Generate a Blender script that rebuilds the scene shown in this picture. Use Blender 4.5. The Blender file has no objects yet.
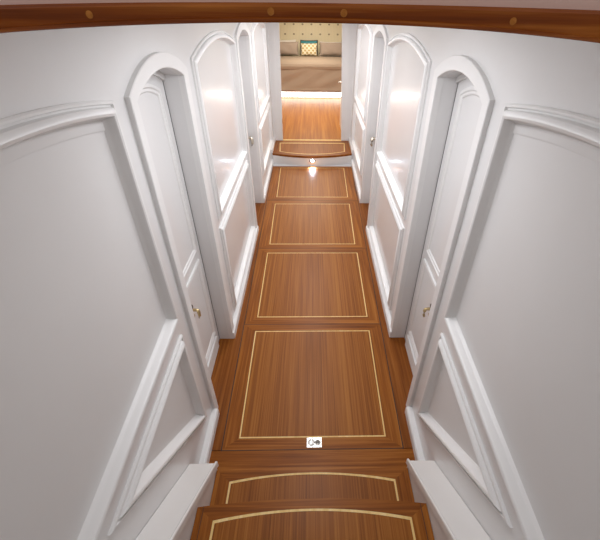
import bpy, bmesh, math, random
from mathutils import Vector, Matrix
from mathutils.geometry import tessellate_polygon
random.seed(4)
SC = bpy.context.scene
COL = SC.collection
PI = math.pi

# ------------------------------------------------------------------ materials
def new_mat(name):
    m = bpy.data.materials.new(name); m.use_nodes = True
    nt = m.node_tree
    b = nt.nodes['Principled BSDF']
    return m, nt, b

def paint(name, col, rough=.35, coat=0.0, bump=0.0, var=.03, spec=.5):
    m, nt, b = new_mat(name)
    tc = nt.nodes.new('ShaderNodeTexCoord')
    nz = nt.nodes.new('ShaderNodeTexNoise'); nz.inputs['Scale'].default_value = 3.0; nz.inputs['Detail'].default_value = 4
    nt.links.new(tc.outputs['Object'], nz.inputs['Vector'])
    mix = nt.nodes.new('ShaderNodeMix'); mix.data_type = 'RGBA'
    nt.links.new(nz.outputs['Fac'], mix.inputs['Factor'])
    mix.inputs['A'].default_value = (*[c*(1-var) for c in col], 1)
    mix.inputs['B'].default_value = (*[min(1, c*(1+var)) for c in col], 1)
    nt.links.new(mix.outputs['Result'], b.inputs['Base Color'])
    b.inputs['Roughness'].default_value = rough
    b.inputs['Specular IOR Level'].default_value = spec
    b.inputs['Coat Weight'].default_value = coat
    b.inputs['Coat Roughness'].default_value = .08
    if bump:
        n2 = nt.nodes.new('ShaderNodeTexNoise'); n2.inputs['Scale'].default_value = 45; n2.inputs['Detail'].default_value = 3
        nt.links.new(tc.outputs['Object'], n2.inputs['Vector'])
        bp = nt.nodes.new('ShaderNodeBump'); bp.inputs['Strength'].default_value = bump; bp.inputs['Distance'].default_value = .01
        nt.links.new(n2.outputs['Fac'], bp.inputs['Height']); nt.links.new(bp.outputs['Normal'], b.inputs['Normal'])
    return m

def wood(name, axis, dark, mid, light, rough=.42, fine=55., coat=.03, wave=0.0, seed=0.0, stretch=.025):
    """grain running along the given axis"""
    m, nt, b = new_mat(name)
    tc = nt.nodes.new('ShaderNodeTexCoord')
    mp = nt.nodes.new('ShaderNodeMapping')
    s = [fine, fine, fine]; s['XYZ'.index(axis)] = fine*stretch
    mp.inputs['Scale'].default_value = s
    mp.inputs['Location'].default_value = (seed, seed*.7, seed*.3)
    nt.links.new(tc.outputs['Object'], mp.inputs['Vector'])
    n1 = nt.nodes.new('ShaderNodeTexNoise'); n1.inputs['Scale'].default_value = 1.0; n1.inputs['Detail'].default_value = 5; n1.inputs['Roughness'].default_value = .6
    n1.inputs['Distortion'].default_value = .4
    nt.links.new(mp.outputs['Vector'], n1.inputs['Vector'])
    mp2 = nt.nodes.new('ShaderNodeMapping')
    s2 = [7., 7., 7.]; s2['XYZ'.index(axis)] = .5
    mp2.inputs['Scale'].default_value = s2
    nt.links.new(tc.outputs['Object'], mp2.inputs['Vector'])
    n2 = nt.nodes.new('ShaderNodeTexNoise'); n2.inputs['Scale'].default_value = 1.0; n2.inputs['Detail'].default_value = 3
    n2.inputs['Distortion'].default_value = wave
    nt.links.new(mp2.outputs['Vector'], n2.inputs['Vector'])
    mx = nt.nodes.new('ShaderNodeMath'); mx.operation = 'MULTIPLY_ADD'
    nt.links.new(n1.outputs['Fac'], mx.inputs[0]); mx.inputs[1].default_value = .74
    m3 = nt.nodes.new('ShaderNodeMath'); m3.operation = 'MULTIPLY'; m3.inputs[1].default_value = .26
    nt.links.new(n2.outputs['Fac'], m3.inputs[0]); nt.links.new(m3.outputs[0], mx.inputs[2])
    cr = nt.nodes.new('ShaderNodeValToRGB')
    e = cr.color_ramp.elements
    e[0].position = .33; e[0].color = (*dark, 1)
    e[1].position = .66; e[1].color = (*light, 1)
    k = e.new(.5); k.color = (*mid, 1)
    nt.links.new(mx.outputs[0], cr.inputs['Fac'])
    nt.links.new(cr.outputs['Color'], b.inputs['Base Color'])
    b.inputs['Roughness'].default_value = rough
    b.inputs['Coat Weight'].default_value = coat; b.inputs['Coat Roughness'].default_value = .22
    b.inputs['Specular IOR Level'].default_value = .16
    return m

def metal(name, col, rough=.25):
    m, nt, b = new_mat(name)
    tc = nt.nodes.new('ShaderNodeTexCoord')
    nz = nt.nodes.new('ShaderNodeTexNoise'); nz.inputs['Scale'].default_value = 60
    nt.links.new(tc.outputs['Object'], nz.inputs['Vector'])
    mr = nt.nodes.new('ShaderNodeMapRange'); mr.inputs['To Min'].default_value = rough*.8; mr.inputs['To Max'].default_value = rough*1.3
    nt.links.new(nz.outputs['Fac'], mr.inputs['Value']); nt.links.new(mr.outputs['Result'], b.inputs['Roughness'])
    b.inputs['Base Color'].default_value = (*col, 1); b.inputs['Metallic'].default_value = 1
    return m

def emit(name, col, st):
    m, nt, b = new_mat(name)
    b.inputs['Base Color'].default_value = (*col, 1)
    b.inputs['Emission Color'].default_value = (*col, 1); b.inputs['Emission Strength'].default_value = st
    return m

M = {}
M['white'] = paint('white_satin_paint', (.77, .765, .76), .30, coat=.25)
M['field'] = paint('white_gloss_panel_paint', (.75, .745, .74), .24, coat=.22)
M['satin'] = paint('white_satin_panel_paint', (.755, .745, .735), .5)
M['mould'] = paint('white_moulding_paint', (.81, .805, .795), .42, coat=.08)
M['cap'] = paint('white_cap_paint', (.80, .785, .765), .3, coat=.3)
M['ceiling'] = paint('ceiling_paint', (.80, .79, .77), .5)
M['deck'] = paint('blush_gelcoat', (.88, .66, .58), .5)
TD, TM, TL = (.125, .031, .003), (.255, .076, .008), (.39, .142, .022)
M['teakY'] = wood('varnished_teak_lengthwise', 'Y', TD, TM, TL)
M['teakX'] = wood('varnished_teak_crosswise', 'X', TD, TM, TL, seed=3.1)
M['fieldY'] = wood('quarter_sawn_teak_field', 'Y', (.16, .046, .006), (.275, .088, .012), (.38, .145, .026), fine=150, seed=7, stretch=.007)
M['margin'] = wood('teak_margin_board', 'Y', (.115, .029, .003), (.215, .063, .008), (.31, .108, .019), seed=5)
M['cabin'] = wood('honey_teak_cabin_sole', 'Y', (.26, .075, .006), (.36, .125, .012), (.46, .19, .028), fine=22, wave=.8, seed=2)
M['beam'] = wood('dark_varnished_beam', 'X', (.12, .022, .003), (.27, .065, .007), (.52, .18, .028), rough=.22, fine=38, wave=1.5, seed=9)
M['bung'] = wood('beam_plug_wood', 'Y', (.40, .14, .02), (.52, .20, .035), (.60, .26, .06), fine=120)
M['holly'] = wood('pale_holly_inlay', 'Y', (.70, .46, .16), (.82, .58, .24), (.88, .67, .33), fine=40)
M['gap'] = paint('dark_joint', (.035, .015, .008), .7)
M['shadowgap'] = paint('dark_door_gap', (.12, .11, .12), .7)
M['brass'] = metal('aged_brass', (.55, .42, .22), .28)
M['nickel'] = metal('worn_nickel', (.60, .54, .44), .22)
M['chrome'] = metal('polished_chrome', (.78, .77, .74), .18)
M['darkmetal'] = metal('dark_recess_metal', (.10, .09, .08), .4)
M['led'] = emit('cool_led_lens', (.75, .85, 1.0), 60)
M['strip'] = emit('led_strip_diffuser', (1.0, .95, .86), 6.5)
M['taupe'] = paint('taupe_bedspread', (.40, .315, .24), .9, bump=.5, var=.10)
M['taupe2'] = paint('light_taupe_sheet', (.38, .29, .215), .9, bump=.2, var=.05)
M['pillow'] = paint('taupe_pillowcase', (.40, .315, .255), .9, bump=.3, var=.06)
M['linen'] = paint('white_linen', (.85, .80, .72), .9, bump=.2)
M['teal'] = paint('teal_satin', (.03, .20, .23), .5, var=.2)
M['darkpiping'] = paint('dark_brown_piping', (.05, .03, .022), .8)

def dots_mat():
    m, nt, b = new_mat('cream_dotted_headboard_fabric')
    tc = nt.nodes.new('ShaderNodeTexCoord'); sp = nt.nodes.new('ShaderNodeSeparateXYZ')
    nt.links.new(tc.outputs['Object'], sp.inputs['Vector'])
    def M1(op, a, bb=None):
        n = nt.nodes.new('ShaderNodeMath'); n.operation = op
        for i, v in enumerate([a, bb]):
            if v is None: continue
            if isinstance(v, (int, float)): n.inputs[i].default_value = v
            else: nt.links.new(v, n.inputs[i])
        return n.outputs[0]
    def cell(o, per, off):
        f = M1('FRACT', M1('DIVIDE', M1('ADD', o, off), per))
        return M1('MULTIPLY', M1('ABSOLUTE', M1('SUBTRACT', f, .5)), per)
    dx = cell(sp.outputs['X'], .243, 20*.243-.105); dz = cell(sp.outputs['Z'], .228, 5*.228+.216)
    d = M1('SQRT', M1('ADD', M1('MULTIPLY', dx, dx), M1('MULTIPLY', M1('MULTIPLY', dz, dz), 1.5)))
    mask = M1('LESS_THAN', d, .026)
    st = M1('LESS_THAN', cell(sp.outputs['X'], .0405, 20*.243), .0085)
    mix = nt.nodes.new('ShaderNodeMix'); mix.data_type = 'RGBA'
    mix.inputs['A'].default_value = (.82, .73, .52, 1); mix.inputs['B'].default_value = (.75, .68, .49, 1)
    nt.links.new(st, mix.inputs['Factor'])
    mx2 = nt.nodes.new('ShaderNodeMix'); mx2.data_type = 'RGBA'
    nt.links.new(mask, mx2.inputs['Factor']); nt.links.new(mix.outputs['Result'], mx2.inputs['A'])
    mx2.inputs['B'].default_value = (.30, .24, .16, 1)
    nt.links.new(mx2.outputs['Result'], b.inputs['Base Color']); b.inputs['Roughness'].default_value = .85
    return m
M['dots'] = dots_mat()

def lattice_mat():
    m, nt, b = new_mat('cream_lattice_cushion_fabric')
    tc = nt.nodes.new('ShaderNodeTexCoord'); mp = nt.nodes.new('ShaderNodeMapping')
    mp.inputs['Rotation'].default_value = (0, PI/4, 0); mp.inputs['Scale'].default_value = (13, 13, 13)
    nt.links.new(tc.outputs['Object'], mp.inputs['Vector'])
    sp = nt.nodes.new('ShaderNodeSeparateXYZ'); nt.links.new(mp.outputs['Vector'], sp.inputs['Vector'])
    outs = []
    for a in 'XZ':
        f = nt.nodes.new('ShaderNodeMath'); f.operation = 'FRACT'; nt.links.new(sp.outputs[a], f.inputs[0])
        g = nt.nodes.new('ShaderNodeMath'); g.operation = 'LESS_THAN'; g.inputs[1].default_value = .38; nt.links.new(f.outputs[0], g.inputs[0]); outs.append(g.outputs[0])
    mxx = nt.nodes.new('ShaderNodeMath'); mxx.operation = 'MAXIMUM'
    nt.links.new(outs[0], mxx.inputs[0]); nt.links.new(outs[1], mxx.inputs[1])
    mix = nt.nodes.new('ShaderNodeMix'); mix.data_type = 'RGBA'
    nt.links.new(mxx.outputs[0], mix.inputs['Factor'])
    mix.inputs['A'].default_value = (.50, .36, .14, 1); mix.inputs['B'].default_value = (.82, .74, .55, 1)
    nt.links.new(mix.outputs['Result'], b.inputs['Base Color']); b.inputs['Roughness'].default_value = .9
    return m
M['lattice'] = lattice_mat()

# ------------------------------------------------------------------ helpers
class MB:
    def __init__(s): s.v = []; s.f = []; s.m = []
    def quad(s, pts, mi=0):
        i = len(s.v); s.v += [tuple(p) for p in pts]; s.f.append(tuple(range(i, i+len(pts)))); s.m.append(mi)
    def prism(s, poly, a, b, axis='Z', mi=0):
        """poly: 2D points; extruded from a to b along axis. axis Z: (x,y); X: (y,z); Y: (x,z)"""
        def P(p, t):
            return {'Z': (p[0], p[1], t), 'X': (t, p[0], p[1]), 'Y': (p[0], t, p[1])}[axis]
        n = len(poly); i = len(s.v)
        s.v += [P(p, a) for p in poly] + [P(p, b) for p in poly]
        s.f.append(tuple(range(i, i+n))); s.f.append(tuple(range(i+n, i+2*n))[::-1]); s.m += [mi, mi]
        for k in range(n):
            s.f.append((i+k, i+n+k, i+n+(k+1) % n, i+(k+1) % n)); s.m.append(mi)
    def box(s, x0, x1, y0, y1, z0, z1, mi=0):
        s.prism([(x0, y0), (x1, y0), (x1, y1), (x0, y1)], z0, z1, 'Z', mi)
    def loft(s, rings, mi=0, closed=True, cap=True):
        i = len(s.v); n = len(rings[0])
        for r in rings: s.v += [tuple(p) for p in r]
        for a in range(len(rings)-1):
            for k in range(n if closed else n-1):
                s.f.append((i+a*n+k, i+a*n+(k+1) % n, i+(a+1)*n+(k+1) % n, i+(a+1)*n+k)); s.m.append(mi)
        if cap:
            s.f.append(tuple(range(i, i+n))[::-1]); j = i+(len(rings)-1)*n; s.f.append(tuple(range(j, j+n))); s.m += [mi, mi]
    def lathe(s, prof, c, axis, n=20, mi=0):
        """prof: [(r, t)] along axis vector from c"""
        ax = Vector(axis).normalized(); u = ax.orthogonal().normalized(); w = ax.cross(u)
        s.loft([[Vector(c)+ax*t+(u*math.cos(2*PI*k/n)+w*math.sin(2*PI*k/n))*r for k in range(n)] for r, t in prof], mi)
    def tube(s, pts, r, n=10, mi=0):
        rings = []
        pts = [Vector(p) for p in pts]
        rr = r if isinstance(r, (list, tuple)) else [r]*len(pts)
        for k, p in enumerate(pts):
            d = (pts[min(k+1, len(pts)-1)]-pts[max(k-1, 0)]).normalized()
            u = d.cross(Vector((0.13, .2, 1))).normalized(); w = d.cross(u)
            rings.append([p+(u*math.cos(2*PI*q/n)+w*math.sin(2*PI*q/n))*rr[k] for q in range(n)])
        s.loft(rings, mi)
    def map(s, fn):
        s.v = [tuple(fn(*p)) for p in s.v]; return s

def tag(o, label=None, cat=None, group=None, kind=None):
    if label: o['label'] = label
    if cat: o['category'] = cat
    if group: o['group'] = group
    if kind: o['kind'] = kind
    return o

def build(mb, name, mats, parent=None, bevel=0, smooth=False, kind=None, angle=40, seg=2):
    me = bpy.data.meshes.new(name)
    me.from_pydata(mb.v, [], mb.f)
    for m in (mats if isinstance(mats, (list, tuple)) else [mats]): me.materials.append(m)
    for p, mi in zip(me.polygons, mb.m): p.material_index = mi
    bm = bmesh.new(); bm.from_mesh(me)
    bmesh.ops.remove_doubles(bm, verts=bm.verts, dist=1e-5)
    bmesh.ops.recalc_face_normals(bm, faces=bm.faces)
    bm.to_mesh(me); bm.free()
    o = bpy.data.objects.new(name, me); COL.objects.link(o)
    if parent: o.parent = parent
    if bevel:
        b = o.modifiers.new('bevel', 'BEVEL'); b.width = bevel; b.segments = seg; b.limit_method = 'ANGLE'; b.angle_limit = math.radians(35)
    if smooth:
        for p in me.polygons: p.use_smooth = True
        try: me.set_sharp_from_angle(angle=math.radians(angle))
        except Exception: pass
    if kind: o['kind'] = kind
    return o

def empty(name, loc=(0, 0, 0)):
    o = bpy.data.objects.new(name, None); o.location = loc; COL.objects.link(o); o.empty_display_size = .1
    return o

def flare(y): return .008*(y-1.4)
def side(s):
    return lambda X, y, z: (s*(X+flare(y)), y, z)

class Arch(list):
    """closed counter-clockwise outline in (y, z): straight jambs under a segmental arch (centre c, cz, radius R)"""
    def __init__(self, y0, y1, z0, c, cz, R, n, dz=0.0):
        self.p = (y0, y1, z0, c, cz, R, n, dz)
        a = math.asin(min(1, (y1-c)/R)); b = math.asin(min(1, (c-y0)/R))
        pts = [(y0, z0+dz), (y1, z0)]
        for k in range(n+1):
            t = a-(a+b)*k/n
            pts.append((c+R*math.sin(t), cz+R*math.cos(t)))
        list.__init__(self, pts)

def arch_path(y0, y1, z0, zs, za, n=24, dz=0.0):
    h = (y1-y0)/2; r = za-zs; R = (h*h+r*r)/(2*r)
    return Arch(y0, y1, z0, (y0+y1)/2, za-R, R, n, dz)

def inset(path, d):
    if isinstance(path, Arch):
        y0, y1, z0, c, cz, R, n, dz = path.p
        return Arch(y0+d, y1-d, z0+d, c, cz, R-d, n, dz)
    n = len(path); out = []
    for i in range(n):
        p0, p, p1 = Vector(path[i-1]), Vector(path[i]), Vector(path[(i+1) % n])
        a = (p-p0).normalized(); b = (p1-p).normalized()
        na = Vector((-a.y, a.x)); nb = Vector((-b.y, b.x))
        m = (na+nb); m = m/(1+na.dot(nb))
        out.append(tuple(p+m*d))
    return out

def ring_mesh(path, prof, mp, mi=0):
    mb = MB()
    rings = [[(X, *q) for q in inset(path, d)] for d, X in prof]
    mb.loft(rings, mi, closed=True, cap=False)
    return mb.map(mp)

W = .627          # wall plane, before the slight flare
def moulding(name, s, path, parent, prof, mat=None):
    p = prof+[(prof[-1][0], prof[-1][1]+.004), (0, prof[-1][1]+.004), (prof[0][0], prof[0][1])]
    o = build(ring_mesh(path, p, side(s)), name, mat or M['mould'], parent, smooth=True, angle=28)
    return o
PROF = [(0, .628), (0, .619), (.004, .6155), (.010, .6155), (.0125, .6235), (.0175, .6235), (.021, .612), (.028, .6055), (.036, .603),
        (.043, .606), (.047, .613), (.049, .629), (.055, .638), (.060, .6458)]
def field_mesh(path, X0, X1, s, name, parent, mat, lo=0.052):
    mb = MB(); mb.prism(inset(path, lo), X0, X1, 'X'); mb.map(side(s))
    return build(mb, name, mat, parent)

def slab_with_holes(outer, holes, X0, X1):
    """wall slab from X0 (front) to X1; holes: (path, depth) recessed and capped"""
    mb = MB()
    loops = [outer]+[h[0] for h in holes]
    flat = [p for l in loops for p in l]
    tris = tessellate_polygon([[Vector((p[0], p[1], 0)) for p in l] for l in loops])
    for t in tris: mb.quad([(X0, *flat[i]) for i in t])
    for path, d in holes:
        n = len(path)
        for i in range(n):
            a, b = path[i], path[(i+1) % n]
            mb.quad([(X0, *a), (X0, *b), (d, *b), (d, *a)])
        mb.quad([(d, *p) for p in path])
    n = len(outer)
    for i in range(n):
        a, b = outer[i], outer[(i+1) % n]
        mb.quad([(X0, *a), (X0, *b), (X1, *b), (X1, *a)])
    mb.quad([(X1, *p) for p in outer])
    return mb

# ------------------------------------------------------------------ corridor dimensions
PANEL_A = arch_path(.08, 1.236, .917, 1.852, 1.911, dz=-.066)
LOW_A = [(1.222, .140), (1.222, .832), (.425, .800)]
DOOR1 = arch_path(1.386, 1.978, -.012, 1.818, 1.882)
PANEL_C = arch_path(2.190, 3.525, .920, 1.866, 1.952)
LOW_C = [(2.180, .105), (3.525, .105), (3.525, .862), (2.180, .862)]
DOOR2 = arch_path(3.665, 4.365, -.012, 1.835, 1.905)
PANEL_D = arch_path(4.64, 6.07, .930, 1.866, 1.950)
LOW_D = [(4.63, .265), (6.09, .265), (6.09, .872), (4.63, .872)]
Y_END = 6.53
RECESS = .742
ZW = 2.078

def door_set(s, n, hole, outer, leafX, mid, up, low, base, handle, lev):
    """arched door: frame (proud), leaf with two moulded panels, handle"""
    y0, y1 = hole[0][0]+.002, hole[1][0]-.006
    inner = [(y, max(z, .003)) for y, z in inset(hole, .004)]
    mb = MB(); mb.prism(inner, leafX, leafX+.018, 'X'); mb.map(side(s))
    leaf = build(mb, 'door_%d' % n, M['white'], None, kind='structure')
    # dark joint line between leaf and jamb
    g = MB(); g.loft([[(X, q[0], max(q[1], .002+d*.1)) for q in inset(hole, d)] for d, X in [(.0005, leafX-.0015), (.0050, leafX-.0015), (.0050, leafX+.012), (.0005, leafX+.012), (.0005, leafX-.0015)]], 0, True, False)
    g.map(side(s)); build(g, 'joint', M['shadowgap'], leaf)
    fr = MB()
    rings = []
    hin = inset(hole, .0008)
    for path, X in [(hin, .640), (hin, .6090), (inset(hole, -.0025), .607), (inset(outer, .003), .607), (outer, .6095), (outer, .636), (inset(hole, -.01), .640), (hin, .640)]:
        rings.append([(X, *q) for q in path])
    fr.loft(rings, 0, True, False); fr.map(side(s))
    build(fr, 'door_frame', M['mould'], leaf, smooth=True, angle=30)
    dp = [(0, leafX+.001), (0, leafX-.008), (.006, leafX-.011), (.014, leafX-.011), (.020, leafX-.006), (.030, leafX-.006), (.036, leafX-.001)]
    for p in (up, low):
        o = ring_mesh(p, dp+[(.036, leafX+.002), (0, leafX+.002), (0, leafX+.001)], side(s))
        build(o, 'panel_moulding', M['mould'], leaf, smooth=True, angle=28)
    # arched stop under the head of the opening
    top = [q for q in hole if q[1] > hole[2][1]-1e-4]
    sb = MB(); sb.prism([(y, z) for y, z in top]+[(y, z-.026) for y, z in top[::-1]], leafX-.014, leafX+.001, 'X'); sb.map(side(s))
    build(sb, 'door_stop', M['mould'], leaf, bevel=.002)
    # kick board at the foot of the leaf
    k = MB(); k.prism([(base[0], .004), (base[1], .004), (base[1], base[2]), (base[0], base[2])], leafX-.014, leafX+.002, 'X'); k.map(side(s))
    build(k, 'kick_board', M['mould'], leaf, bevel=.003)
    # lever handle with rose and keyhole plate
    hy, hz, r = handle
    mp = side(s)
    c = Vector(mp(leafX, hy, hz)); ax = Vector((-s, 0, 0))
    k = r/.017
    rose = MB(); rc_ = c+Vector((0, 0, .018*k))
    rose.lathe([(.0001, -.001), (r, -.001), (r, .003), (r*.8, .006), (.0001, .007)], rc_, ax, 24)
    rs = build(rose, 'handle_rose', M['darkmetal'], leaf, smooth=True)
    pb = MB(); pb.lathe([(.013*k, -.001), (.013*k, .004), (.009*k, .007)], c, ax, 20)
    pb.lathe([(.012*k, -.001), (.012*k, .003), (.009*k, .005)], c+Vector((0, .002, -.050*k)), ax, 20)
    build(pb, 'back_plate', M['brass'], rs, smooth=True)
    lv = MB()
    V = lambda y, z: Vector((0, y*k, z*k))
    t = c+ax*.006
    lv.tube([t, t+ax*.018*k, t+ax*.026*k+V(0, -.003), t+ax*.030*k+V(-.003, -.014), t+ax*.032*k+V(-.008, -.038), t+ax*.027*k+V(-.010, -.050)],
            [.0095*k, .0085*k, .0095*k, .0095*k, .008*k, .0055*k], 12)
    build(lv, 'lever', lev, rs, smooth=True)
    return leaf

NAMES = {-1: 'left', 1: 'right'}
dn = 0
for s in (-1, 1):
    outer = [(-.75, -.02), (Y_END+.06, -.02), (Y_END+.06, ZW), (-.75, ZW)]
    holes = [(PANEL_A, .658), (LOW_A, .658), (DOOR1, .752), (PANEL_C, .658), (LOW_C, .658), (DOOR2, .752), (PANEL_D, .658), (LOW_D, .658)]
    holes = [(inset(p, .02) if d == .658 else p, d) for p, d in holes]
    mb = slab_with_holes(outer, holes, W, .80).map(side(s))
    wall = build(mb, 'wall_%s' % NAMES[s], M['white'], kind='structure')
    for p in (PANEL_A, LOW_A, PANEL_C, LOW_C, PANEL_D, LOW_D):
        moulding('panel_moulding', s, p, wall, PROF)
        field_mesh(p, .6445, .656, s, 'panel_field', wall, M['satin'] if p in (PANEL_A, LOW_A) else M['field'])
    ia = [q for q in inset(PANEL_A, .050)][2:]
    sp_ = MB()
    sp_.loft([[(.6412, y, z), (.6412, y, z-.033), (.6417, y, z-.036), (.6462, y, z-.0365), (.6462, y, z)] for y, z in ia])
    sp_.map(side(s)); build(sp_, 'panel_spandrel', M['satin'], wall, smooth=True)

    dn += 1
    door_set(s, dn, DOOR1, arch_path(1.333, 2.045, -.011, 1.843, 1.938), .716, 1.7,
             arch_path(1.475, 1.900, .86, 1.768, 1.822, 16), [(1.475, .145), (1.905, .145), (1.905, .80), (1.475, .80)],
             (1.45, 1.90, .115), (1.626, .620, .018), M['brass'])
    dn += 1
    door_set(s, dn, DOOR2, arch_path(3.60, 4.43, -.011, 1.873, 1.965), .728, 4.0,
             arch_path(3.74, 4.29, .96, 1.775, 1.83, 16), [(3.74, .145), (4.29, .145), (4.29, .88), (3.74, .88)],
             (3.70, 4.32, .115), (4.315, .845, .028), M['nickel'])
    # baseboards
    bb = MB()
    def sk(y0, y1, X, z0, z1, XB=.63):
        bb.prism([(X, z0), (X, z1-.012), (X+.006, z1-.003), (X+.012, z1), (XB, z1), (XB, z0)], y0, y1, 'Y')
    sk(.906, 1.334, .590, 0, .060)
    sk(1.980, 3.660, .597, 0, .062)
    sk(4.368, 5.86, .597, 0, .062)
    sk(5.86, Y_END, .600, .158, .215)
    bb.map(side(s))
    build(bb, 'baseboard_%s' % NAMES[s], M['mould'], kind='structure')

# ------------------------------------------------------------------ floor
fb = MB(); fb.box(-.80, .80, -.75, 5.72, -.06, -.022)
floor = build(fb, 'floor', M['gap'], kind='structure')
gw = lambda y: .533+.021*(y-1.1)
fm = MB()
for s in (-1, 1):
    fm.prism([(s*(gw(1.0)+.0025), 1.1), (s*.785, 1.1), (s*.785, 5.72), (s*(gw(5.72)+.0025), 5.72)], -.024, 0, 'Z')
build(fm, 'margin_board', M['margin'], floor)
jm = MB()
for s in (-1, 1):
    jm.prism([(s*(gw(1.0)-.002), 1.094), (s*(gw(1.0)+.004), 1.094), (s*(gw(5.72)+.004), 5.72), (s*(gw(5.72)-.002), 5.72)], -.01, .0003, 'Z')
    build(jm, 'joint', M['gap'], floor); jm = MB()
for y in (1.098, 2.130, 3.272, 4.442):
    jm = MB(); jm.box(-gw(y), gw(y), y-.0022, y+.0022, -.01, .0004); build(jm, 'joint', M['gap'], floor)
cb = MB(); cb.box(-.785, .785, .60, 1.096, -.024, 0)
build(cb, 'cross_board', M['teakX'], floor, bevel=.0012)

def floor_panel(y0, y1, iy0, iy1, iw0, iw1, label, latch=False):
    t = empty('floor_panel', (0, (y0+y1)/2, -.022)); oy = (y0+y1)/2
    tag(t, label, 'floor hatch', 'lift-out floor panels of the corridor')
    def loc(x, y, z): return (x, y-oy, z+.022)
    o0, o1 = gw(y0), gw(y1)
    A = [(-o0, y0), (o0, y0), (o1, y1), (-o1, y1)]
    B = [(-iw0-.004, iy0-.004), (iw0+.004, iy0-.004), (iw1+.004, iy1+.004), (-iw1-.004, iy1+.004)]
    Ci = [(-iw0+.004, iy0+.004), (iw0-.004, iy0+.004), (iw1-.004, iy1-.004), (-iw1+.004, iy1-.004)]
    b = MB()
    for k in range(4):
        k2 = (k+1) % 4
        b.prism([A[k], A[k2], B[k2], B[k]], -.022, 0, 'Z', 0 if k % 2 else 1)
    b.map(loc); build(b, 'border', [M['teakY'], M['teakX']], t)
    i = MB()
    for k in range(4):
        k2 = (k+1) % 4
        i.prism([B[k], B[k2], Ci[k2], Ci[k]], -.022, .0004, 'Z')
    i.map(loc); build(i, 'inlay', M['holly'], t)
    f = MB(); f.prism(Ci, -.022, 0, 'Z'); f.map(loc); build(f, 'panel_field', M['fieldY'], t)
    return t
fp1 = floor_panel(1.100, 2.128, 1.175, 2.052, .437, .451, 'nearest teak floor panel, the one with a square chrome latch')
floor_panel(2.132, 3.270, 2.218, 3.180, .455, .468, 'second teak floor panel from the steps, just beyond the latched one')
floor_panel(3.274, 4.440, 3.357, 4.337, .461, .482, 'third teak floor panel from the steps, between the far pair of doors')
floor_panel(4.444, 5.700, 4.550, 5.628, .478, .500, 'farthest teak floor panel, lit by the small light in the white riser')
# latch
lt = empty('floor_latch', (.009, 1.139, 0)); lt.parent = fp1; lt.location = (.009, 1.139-(1.100+2.128)/2, .022)
lt['label'] = 'chrome flush latch'
pl = MB()
pl.box(-.045, .045, -.031, .031, -.002, .0018)
build(pl, 'latch_plate', M['chrome'], lt, bevel=.0012)
rg = MB()
for cx, r in ((-.018, .017), (.020, .014)):
    n = 22; q = 8
    rings = []
    for a in range(n+1):
        t_ = 2*PI*a/n; rings.append([((cx+(r+.0028*math.cos(2*PI*b/q))*math.cos(t_)), (r+.0028*math.cos(2*PI*b/q))*math.sin(t_), .003+.0028*math.sin(2*PI*b/q)) for b in range(q)])
    rg.loft(rings, 0, True, False)
rg.lathe([(.012, .0018), (.012, .004), (.009, .005)], (-.018, 0, 0), (0, 0, 1), 20)
build(rg, 'latch_ring', M['chrome'], lt, smooth=True)
rc = MB(); rc.lathe([(.011, .0015), (.011, .0025)], (.020, 0, 0), (0, 0, 1), 20); rc.box(-.004, .010, -.004, .004, .0018, .0045)
build(rc, 'latch_recess', M['darkmetal'], lt)

# ------------------------------------------------------------------ companionway steps
st = empty('companionway_steps', (0, .45, 0))
tag(st, 'varnished teak companionway steps between white sloping stringers', 'steps')
def bow(hw, ye, ym, n=18):
    return [(hw-2*hw*k/n, ye+(ym-ye)*(1-(1-2*k/n)**2)) for k in range(n+1)]
def tread(z, yb, ye, ym, hw, iw, iye, iym, iyb, ends):
    root = MB()
    oy = .45
    def loc(x, y, zz): return (x, y-oy, zz)
    front = bow(hw, ye, ym); ifr = bow(iw, iye, iym)
    w = .0045
    inn = bow(iw-.009, iye-.010, iym-.009)
    T = .034
    # base board
    b = MB()
    b.prism([(-hw, yb), (hw, yb)]+front, z-T, z-.004, 'Z', 0)
    # top border: front band, two sides, back band
    b.prism([p for p in front]+ifr[::-1], z-.004, z, 'Z', 0)
    b.prism([(hw, ye), (iw, iye), (iw, iyb), (hw, yb)], z-.004, z, 'Z', 1)
    b.prism([(-hw, ye), (-iw, iye), (-iw, iyb), (-hw, yb)], z-.004, z, 'Z', 1)
    b.prism([(-hw, yb), (hw, yb), (iw, iyb), (-iw, iyb)], z-.004, z, 'Z', 0)
    b.map(loc); tr = build(b, 'tread', [M['teakX'], M['teakY']], st)
    i = MB()
    i.prism(ifr+inn[::-1], z-.004, z+.0004, 'Z')
    i.prism([(iw, iye), (iw-.009, iye-.010), (iw-.009, iyb+.009), (iw, iyb)], z-.004, z+.0004, 'Z')
    i.prism([(-iw, iye), (-iw+.009, iye-.010), (-iw+.009, iyb+.009), (-iw, iyb)], z-.004, z+.0004, 'Z')
    i.prism([(-iw, iyb), (iw, iyb), (iw-.009, iyb+.009), (-iw+.009, iyb+.009)], z-.004, z+.0004, 'Z')
    i.map(loc); build(i, 'inlay', M['holly'], tr)
    f = MB(); f.prism(inn+[(-iw+.009, iyb+.009), (iw-.009, iyb+.009)], z-.004, z, 'Z'); f.map(loc)
    build(f, 'tread_field', M['fieldY'], tr)
    if ends:
        g = MB()
        for s in (-1, 1):
            g = MB(); g.box(s*.4575-.0012, s*.4575+.0012, yb, ye+.0006, z-.003, z+.0006)
            g.map(loc); build(g, 'joint_line', M['gap'], tr)
    return tr
tread(.20, .600, .893, .904, .4835, .410, .838, .876, .640, False)
tread(.39, .340, .655, .681, .4835, .409, .604, .642, .380, True)
rs = MB()
rs.map(lambda *a: a)
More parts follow.
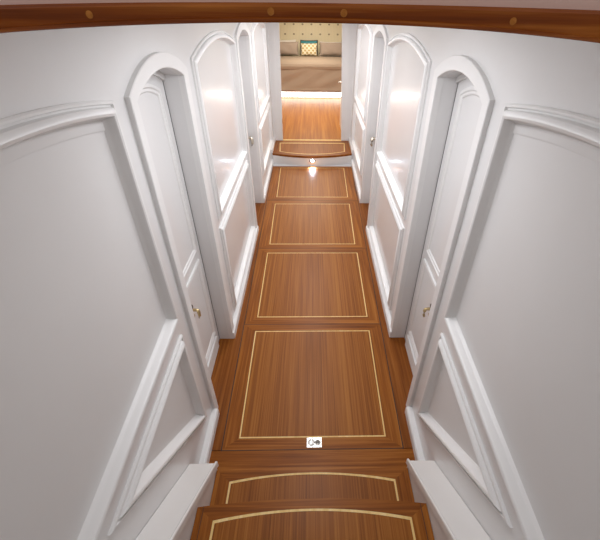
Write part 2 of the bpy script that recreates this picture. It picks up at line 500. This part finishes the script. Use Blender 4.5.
for z0, z1, y in ((-.0, .166, .850), (.20, .356, .610)):
    r_ = MB(); r_.box(-.4835, .4835, y-.018-.45, y-.45, z0, z1); build(r_, 'riser', M['teakX'], st)
# stringers with sloping white caps
for s in (-1, 1):
    def zc(y): return .235+.845*(.917-y)
    yb = -.10
    b = MB(); b.prism([(.905, 0), (.905, zc(.905)-.020), (yb, zc(yb)-.020), (yb, 0)], .4855, .507, 'X')
    b.map(lambda X, y, z: (s*X, y-.45, z))
    stg = build(b, 'stringer', M['white'], st)
    c = MB()
    prof = [(.478, -.034), (.478, .006), (.481, .011), (.486, .012), (.491, .002), (.497, -.010), (.622, -.014), (.622, -.034), (.492, -.034)]
    c.loft([[(s*(X if X < .6 else .6255+flare(y)), y-.45, zc(y)+d) for X, d in prof] for y in (.916, yb)])
    build(c, 'stringer_cap', M['cap'], stg, bevel=.0015)

# ------------------------------------------------------------------ raised platform at the far end
pt = empty('platform_step', (0, 5.95, 0))
tag(pt, 'bowed white-fronted step with teak tread before the far cabin', 'step')
PZ = .16
hwP = .640
def ploc(x, y, z): return (x, y-5.95, z)
fr = bow(hwP, 5.845, 5.715)
b = MB(); b.prism([(-hwP, 6.53), (hwP, 6.53)]+fr, PZ-.030, PZ-.003, 'Z', 0)
iw, iyb = .560, 6.395
ifr = bow(.532, 5.935, 5.80)
b.prism(fr+ifr[::-1], PZ-.003, PZ, 'Z', 0)
b.prism([(hwP, 5.845), (.532, 5.935), (iw, iyb), (hwP, 6.53)], PZ-.003, PZ, 'Z', 1)
b.prism([(-hwP, 5.845), (-.532, 5.935), (-iw, iyb), (-hwP, 6.53)], PZ-.003, PZ, 'Z', 1)
b.prism([(-hwP, 6.53), (hwP, 6.53), (iw, iyb), (-iw, iyb)], PZ-.003, PZ, 'Z', 0)
b.map(ploc); ptr = build(b, 'tread', [M['teakX'], M['teakY']], pt)
i = MB()
inn = bow(.518, 5.925+.018, 5.80+.018)
i.prism(ifr+inn[::-1], PZ-.003, PZ+.0005, 'Z')
for s in (-1, 1): i.prism([(s*.532, 5.935), (s*.518, 5.943), (s*(iw-.014), iyb-.02), (s*iw, iyb)], PZ-.003, PZ+.0005, 'Z')
i.prism([(-iw, iyb), (iw, iyb), (iw-.014, iyb-.03), (-iw+.014, iyb-.03)], PZ-.003, PZ+.0005, 'Z')
i.map(ploc); build(i, 'inlay', M['holly'], ptr)
f = MB(); f.prism(inn+[(-iw+.014, iyb-.03), (iw-.014, iyb-.03)], PZ-.003, PZ, 'Z'); f.map(ploc); build(f, 'tread_field', M['fieldY'], ptr)
r = MB(); f0 = bow(.638, 5.842, 5.722); f1 = bow(.638, 5.862, 5.742)
r.prism(f0+f1[::-1], 0, PZ-.030, 'Z'); r.map(ploc)
build(r, 'riser', M['cap'], pt, smooth=True)
cl = empty('courtesy_light', (.003, 5.718, .084))
tag(cl, 'small oval step light glowing in the curved white riser', 'light')
q = MB(); q.lathe([(.034, .0), (.034, -.002), (.030, -.006), (.018, -.006)], (0, 0.003, 0), (0, 1, 0), 24); q.map(lambda x, y, z: (x*1.5, y, z))
build(q, 'bezel', M['chrome'], cl, smooth=True)
q = MB(); q.lathe([(.019, -.004), (.019, -.0065), (.010, -.008)], (0, .003, 0), (0, 1, 0), 20); q.map(lambda x, y, z: (x*1.3, y, z))
build(q, 'lens', M['led'], cl, smooth=True)

# ------------------------------------------------------------------ far bulkhead with open doorway
mb = MB()
tl, tr_, bl, br = -.487, .447, -.520, .517
for poly in ([(-1.7, .0), (bl, .0), (tl, 1.92), (tl, 2.078), (-1.7, 2.078)], [(1.7, 0), (br, 0), (tr_, 1.92), (tr_, 2.078), (1.7, 2.078)]):
    mb.prism(poly, Y_END, Y_END+.05, 'Y')
mb.prism([(tl, 1.92), (tr_, 1.92), (tr_, 2.078), (tl, 2.078)], Y_END, Y_END+.05, 'Y')
wf = build(mb, 'wall_front', M['mould'], kind='structure')
# architrave strips beside the opening
ar = MB()
for (xb, xt, sg) in ((bl, tl, -1), (br, tr_, 1)):
    for o0, o1, dd in ((0.0, .020, .006), (.075, .118, .007)):
        ar.prism([(xb+sg*o0, .162), (xb+sg*o1, .162), (xt+sg*o1, 1.92), (xt+sg*o0, 1.92)], Y_END-dd, Y_END+.002, 'Y')
build(ar, 'architrave', M['mould'], wf)
# hinges on the right jamb, strike plate on the left
hg = MB()
for z in (1.44, .46): hg.box(.455+(1.92-z)*.045-.010, .455+(1.92-z)*.045+.004, Y_END-.004, Y_END+.04, z-.045, z+.045)
build(hg, 'hinge', M['brass'], wf, bevel=.002)
sp2 = MB(); sp2.box(bl+.009-.004, bl+.009+.004, Y_END-.002, Y_END+.03, .44, .52); build(sp2, 'strike_plate', M['brass'], wf)

# open cabin door folded back beyond the right jamb
mb = MB(); mb.box(.545, .580, Y_END+.055, Y_END+1.02, PZ+.01, 1.91)
d5 = build(mb, 'door_5', M['white'], kind='structure', bevel=.003)
h = MB(); hc = Vector((.545, 7.48, .945))
h.lathe([(.028, -.001), (.028, .006), (.012, .010), (.010, .045)], hc, (-1, 0, 0), 18)
h.tube([hc+Vector((-.045, 0, 0)), hc+Vector((-.060, -.01, 0)), hc+Vector((-.062, -.11, 0))], [.011, .011, .008], 12)
build(h, 'door_handle', M['chrome'], d5, smooth=True)

# ------------------------------------------------------------------ cabin shell
mb = MB(); mb.box(-1.70, 1.70, Y_END+.0, 12.2, PZ-.06, PZ-.001)
cf = build(mb, 'floor', M['cabin'], kind='structure')
th = MB(); th.box(-.515, .512, Y_END-.004, Y_END+.05, PZ-.002, PZ+.003); build(th, 'threshold_strip', M['holly'], cf)
mb = MB()
mb.box(-1.75, -1.70, Y_END, 12.2, PZ-.06, 2.078); mb.box(1.70, 1.75, Y_END, 12.2, PZ-.06, 2.078); mb.box(-1.75, 1.75, 12.15, 12.2, PZ-.06, 2.078)
build(mb, 'wall_cabin', M['white'], kind='structure')

# ------------------------------------------------------------------ bed
bed = empty('bed', (0, 10.8, PZ))
tag(bed, 'wide cabin berth with wrinkled taupe bedspread and glowing strip below', 'bed')
def bl_(x, y, z): return (x, y-10.8, z-PZ)
b = MB(); b.box(-1.55, 1.55, 10.16, 12.05, PZ, .33); b.map(bl_); build(b, 'plinth', M['white'], bed)
b = MB(); b.box(-1.60, 1.60, 9.90, 12.05, .335, .375); b.map(bl_); build(b, 'bed_base', M['linen'], bed, bevel=.01)
def cloth(x0, x1, y, z0, z1, amp, nx, nz, yb, th=.03, seed=1):
    rnd = random.Random(seed)
    waves = [(rnd.uniform(1.5, 6), rnd.uniform(-5, 5), rnd.uniform(0, 6), rnd.uniform(.3, 1)) for _ in range(9)]
    mb = MB(); rows = []
    for j in range(nz+1):
        z = z0+(z1-z0)*j/nz
        rows.append([(x0+(x1-x0)*i/nx, y-amp*sum(a*math.sin(kx*(x0+(x1-x0)*i/nx)*2+kz*z*4+p) for kx, kz, p, a in waves)/3 - (.018 if j < 2 else 0), z) for i in range(nx+1)])
    # roll over the front edge onto the top
    rows.append([(p[0], y+.03, z1+.022) for p in rows[-1]])
    m = 14
    for j in range(1, m+1):
        yy = y+.03+(yb-y-.03)*j/m
        rows.append([(x0+(x1-x0)*i/nx, yy, z1+.03+.5*amp*math.sin(3*(x0+(x1-x0)*i/nx)+5*yy)) for i in range(nx+1)])
    n = len(rows); w = nx+1
    mb.v = [p for r in rows for p in r]
    for a in range(n-1):
        for k in range(nx):
            mb.f.append((a*w+k, a*w+k+1, (a+1)*w+k+1, (a+1)*w+k)); mb.m.append(0)
    return mb
b = cloth(-1.60, 1.60, 9.88,   .365, .90, .028, 90, 20, 11.55); b.map(bl_)
bs = build(b, 'bedspread', M['taupe'], bed, smooth=True, angle=60)
so = bs.modifiers.new('solid', 'SOLIDIFY'); so.thickness = .02; so.offset = -1
b = MB(); b.box(-1.58, 1.58, 9.93, 12.03, .376, .895); b.map(bl_); build(b, 'mattress', M['linen'], bed, bevel=.03)
b = MB()
b.prism([(9.87, .80+.035), (9.855, .90), (9.90, .945), (11.42, .952), (11.45, .935), (9.95, .915), (9.895, .88), (9.885, .835)], -1.605, 1.605, 'X')
b.map(bl_); build(b, 'folded_sheet', M['taupe2'], bed, bevel=.008, smooth=True)
b = MB(); b.box(-1.59, 1.59, 9.872, 9.885, .345, .385); b.map(bl_); build(b, 'bed_rail', M['pillow'], bed, bevel=.003)
b = MB(); b.box(-1.50, 1.50, 10.135, 10.158, PZ+.03, .325); b.map(bl_); build(b, 'led_strip', M['strip'], bed)
b = MB(); b.box(-1.60, 1.60, 12.02, 12.10, .40, 2.02); b.map(bl_); build(b, 'headboard', M['dots'], bed, bevel=.015)

def pillow(name, w, h, t, loc, tilt, mat, label, cat, group=None, piping=None, n=22):
    mb = MB(); 
    def P(u, v, sgn):
        e = (1-abs(u)**2.6)*(1-abs(v)**2.6)
        pinch = 1-.07*(1-abs(v)**2)*abs(u)**3
        x = u*w/2*(1-.05*(1-v*v)*0)*(1-.045*(1-abs(v)**3)*abs(u)); z = v*h/2*(1-.07*(1-abs(u)**3)*abs(v))
        y = sgn*t/2*max(e, 0)**.45 + .010*math.sin(7*u+3*v)*max(e, 0)
        return (x, y, z)
    N = n
    for sgn in (-1, 1):
        for a in range(N):
            for b_ in range(N):
                us = [-1+2*a/N, -1+2*(a+1)/N]; vs = [-1+2*b_/N, -1+2*(b_+1)/N]
                mb.quad([P(us[0], vs[0], sgn), P(us[1], vs[0], sgn), P(us[1], vs[1], sgn), P(us[0], vs[1], sgn)])
    o = build(mb, name, mat, smooth=True, angle=80)
    o.location = loc; o.rotation_euler = (tilt, 0, 0)
    tag(o, label, cat, group)
    if piping:
        pp = MB(); pts = []
        for a in range(N): pts.append(P(-1+2*a/N, -1, 1))
        for a in range(N): pts.append(P(1, -1+2*a/N, 1))
        for a in range(N): pts.append(P(1-2*a/N, 1, 1))
        for a in range(N+1): pts.append(P(-1, 1-2*a/N, 1))
        pp.tube(pts, .012, 8)
        build(pp, 'piping', piping, o, smooth=True)
    return o
pillow('pillow', .80, .33, .17, (-.765, 11.66, 1.112), -.28, M['pillow'], 'taupe pillow at the left end of the berth', 'pillow', 'taupe pillows')
pillow('pillow', .80, .33, .17, (.600, 11.66, 1.107), -.28, M['pillow'], 'taupe pillow at the right end of the berth', 'pillow', 'taupe pillows')
pillow('pillow', .82, .38, .12, (-.85, 11.87, 1.120), -.20, M['linen'], 'white pillow peeking out above the left taupe pillow', 'pillow', 'white pillows')
pillow('pillow', .82, .38, .12, (.62, 11.87, 1.085), -.20, M['linen'], 'white pillow peeking out above the right taupe pillow', 'pillow', 'white pillows')
pillow('cushion', .47, .36, .10, (-.082, 11.69, 1.128), -.26, M['teal'], 'teal cushion showing just above the cream patterned cushion', 'cushion', piping=M['darkpiping'])
pillow('cushion', .44, .30, .11, (-.082, 11.53, 1.105), -.30, M['lattice'], 'cream and gold lattice patterned cushion at the centre of the bed', 'cushion')

# ------------------------------------------------------------------ ceiling, coaming, beam
mb = MB(); mb.box(-1.75, 1.75, .895, 12.2, ZW-.001, ZW+.03)
build(mb, 'ceiling', M['ceiling'], kind='structure')
mb = MB(); mb.box(-1.2, 1.2, .8605, .90, ZW-.0005, 2.62)
build(mb, 'trim_1', M['deck'], kind='structure')
mb = MB(); mb.box(-.62, .62, -.80, -.75, 0, 2.078)
build(mb, 'wall_back', M['white'], kind='structure')
N = 48
bm_ = MB(); rings = []
for k in range(N+1):
    x = -.6125+1.225*k/N
    zb = 2.0682-.050*(x/.56)**2*.9+.0005-(.004*x/.56*.3)
    if x < 0: zb = 2.0725-.0215*(x/.565)**2
    else: zb = 2.0725-.0262*(x/.547)**2
    zt = 2.1018-(.0088*(x/.544)**2 if x < 0 else .0050*(x/.523)**2)
    rings.append([(x, .806, zb+.0085), (x, .798, zb+.0065), (x, .797, zb+.002), (x, .800, zb), (x, .850, zb), (x, .860, zb+.01), (x, .860, zt-.002), (x, .856, zt), (x, .816, zt), (x, .806, zt-.006), (x, .806, zb+.0095)])
bm_.loft(rings)
beam = build(bm_, 'hatch_beam', M['beam'], smooth=True, angle=25)
tag(beam, 'curved dark varnished beam across the top of the hatch', 'beam')
pg = []
for x, z in ((-.397, 2.083), (-.072, 2.091), (.060, 2.090), (.373, 2.081)):
    g = MB(); g.lathe([(.0062, .002), (.0062, -.0006)], (x, .806, z-.0025), (0, 1, 0), 18); build(g, 'wooden_plug', M['bung'], beam)

# ------------------------------------------------------------------ light
def area(name, loc, size, energy, col, rot=(0, 0, 0), sy=None, shape='DISK'):
    L = bpy.data.lights.new(name, 'AREA'); L.energy = energy; L.color = col; L.size = size
    L.shape = shape
    if sy: L.size_y = sy
    o = bpy.data.objects.new(name, L); o.location = loc; o.rotation_euler = rot; COL.objects.link(o); return o
for y, e in ((1.6, 10.5), (2.9, 10.8), (4.2, 12.5), (5.3, 15)):
    area('ceiling_lamp', (0, y, 2.072), .34, e, (.95, .96, 1.0), sy=.9, shape='RECTANGLE')
area('cabin_lamp', (0, 8.2, 2.06), 1.2, 50, (1.0, .90, .76))
area('cabin_lamp', (0, 10.6, 2.06), 1.2, 26, (1.0, .90, .76))
sp = bpy.data.lights.new('step_light_beam', 'SPOT'); sp.energy = 14; sp.color = (.72, .82, 1); sp.spot_size = math.radians(75); sp.spot_blend = .8; sp.shadow_soft_size = .012
so_ = bpy.data.objects.new('step_light_beam', sp); so_.location = (.003, 5.700, .084); so_.rotation_euler = (math.radians(-45), 0, 0); COL.objects.link(so_)

w = bpy.data.worlds.new('World'); SC.world = w; w.use_nodes = True
w.node_tree.nodes['Background'].inputs[0].default_value = (1.0, .93, .91, 1)
w.node_tree.nodes['Background'].inputs[1].default_value = .48

# ------------------------------------------------------------------ camera
R = [[0.9997508705676355, -0.01937763043637957, 0.011077194497076595], [-0.0025244938298353264, -0.5912654664799462, -0.8064730467158556], [0.02217709922776401, 0.8062441662343502, -0.5911670835583788]]
cam = bpy.data.cameras.new('camera'); co = bpy.data.objects.new('camera', cam); COL.objects.link(co)
cam.sensor_fit = 'HORIZONTAL'; cam.sensor_width = 36; cam.lens = 363.6616*36/600
cam.shift_x = -20.77/600; cam.shift_y = .817/600
cam.clip_start = .02; cam.clip_end = 100
m = Matrix(((R[0][0], -R[1][0], -R[2][0], .00236606), (R[0][1], -R[1][1], -R[2][1], 0), (R[0][2], -R[1][2], -R[2][2], 2.1), (0, 0, 0, 1)))
co.matrix_world = m
SC.camera = co
SC.view_settings.view_transform = 'Standard'; SC.view_settings.look = 'None'; SC.view_settings.gamma = 1
SC.view_settings.use_curve_mapping = False
SC.view_settings.exposure = 0.0
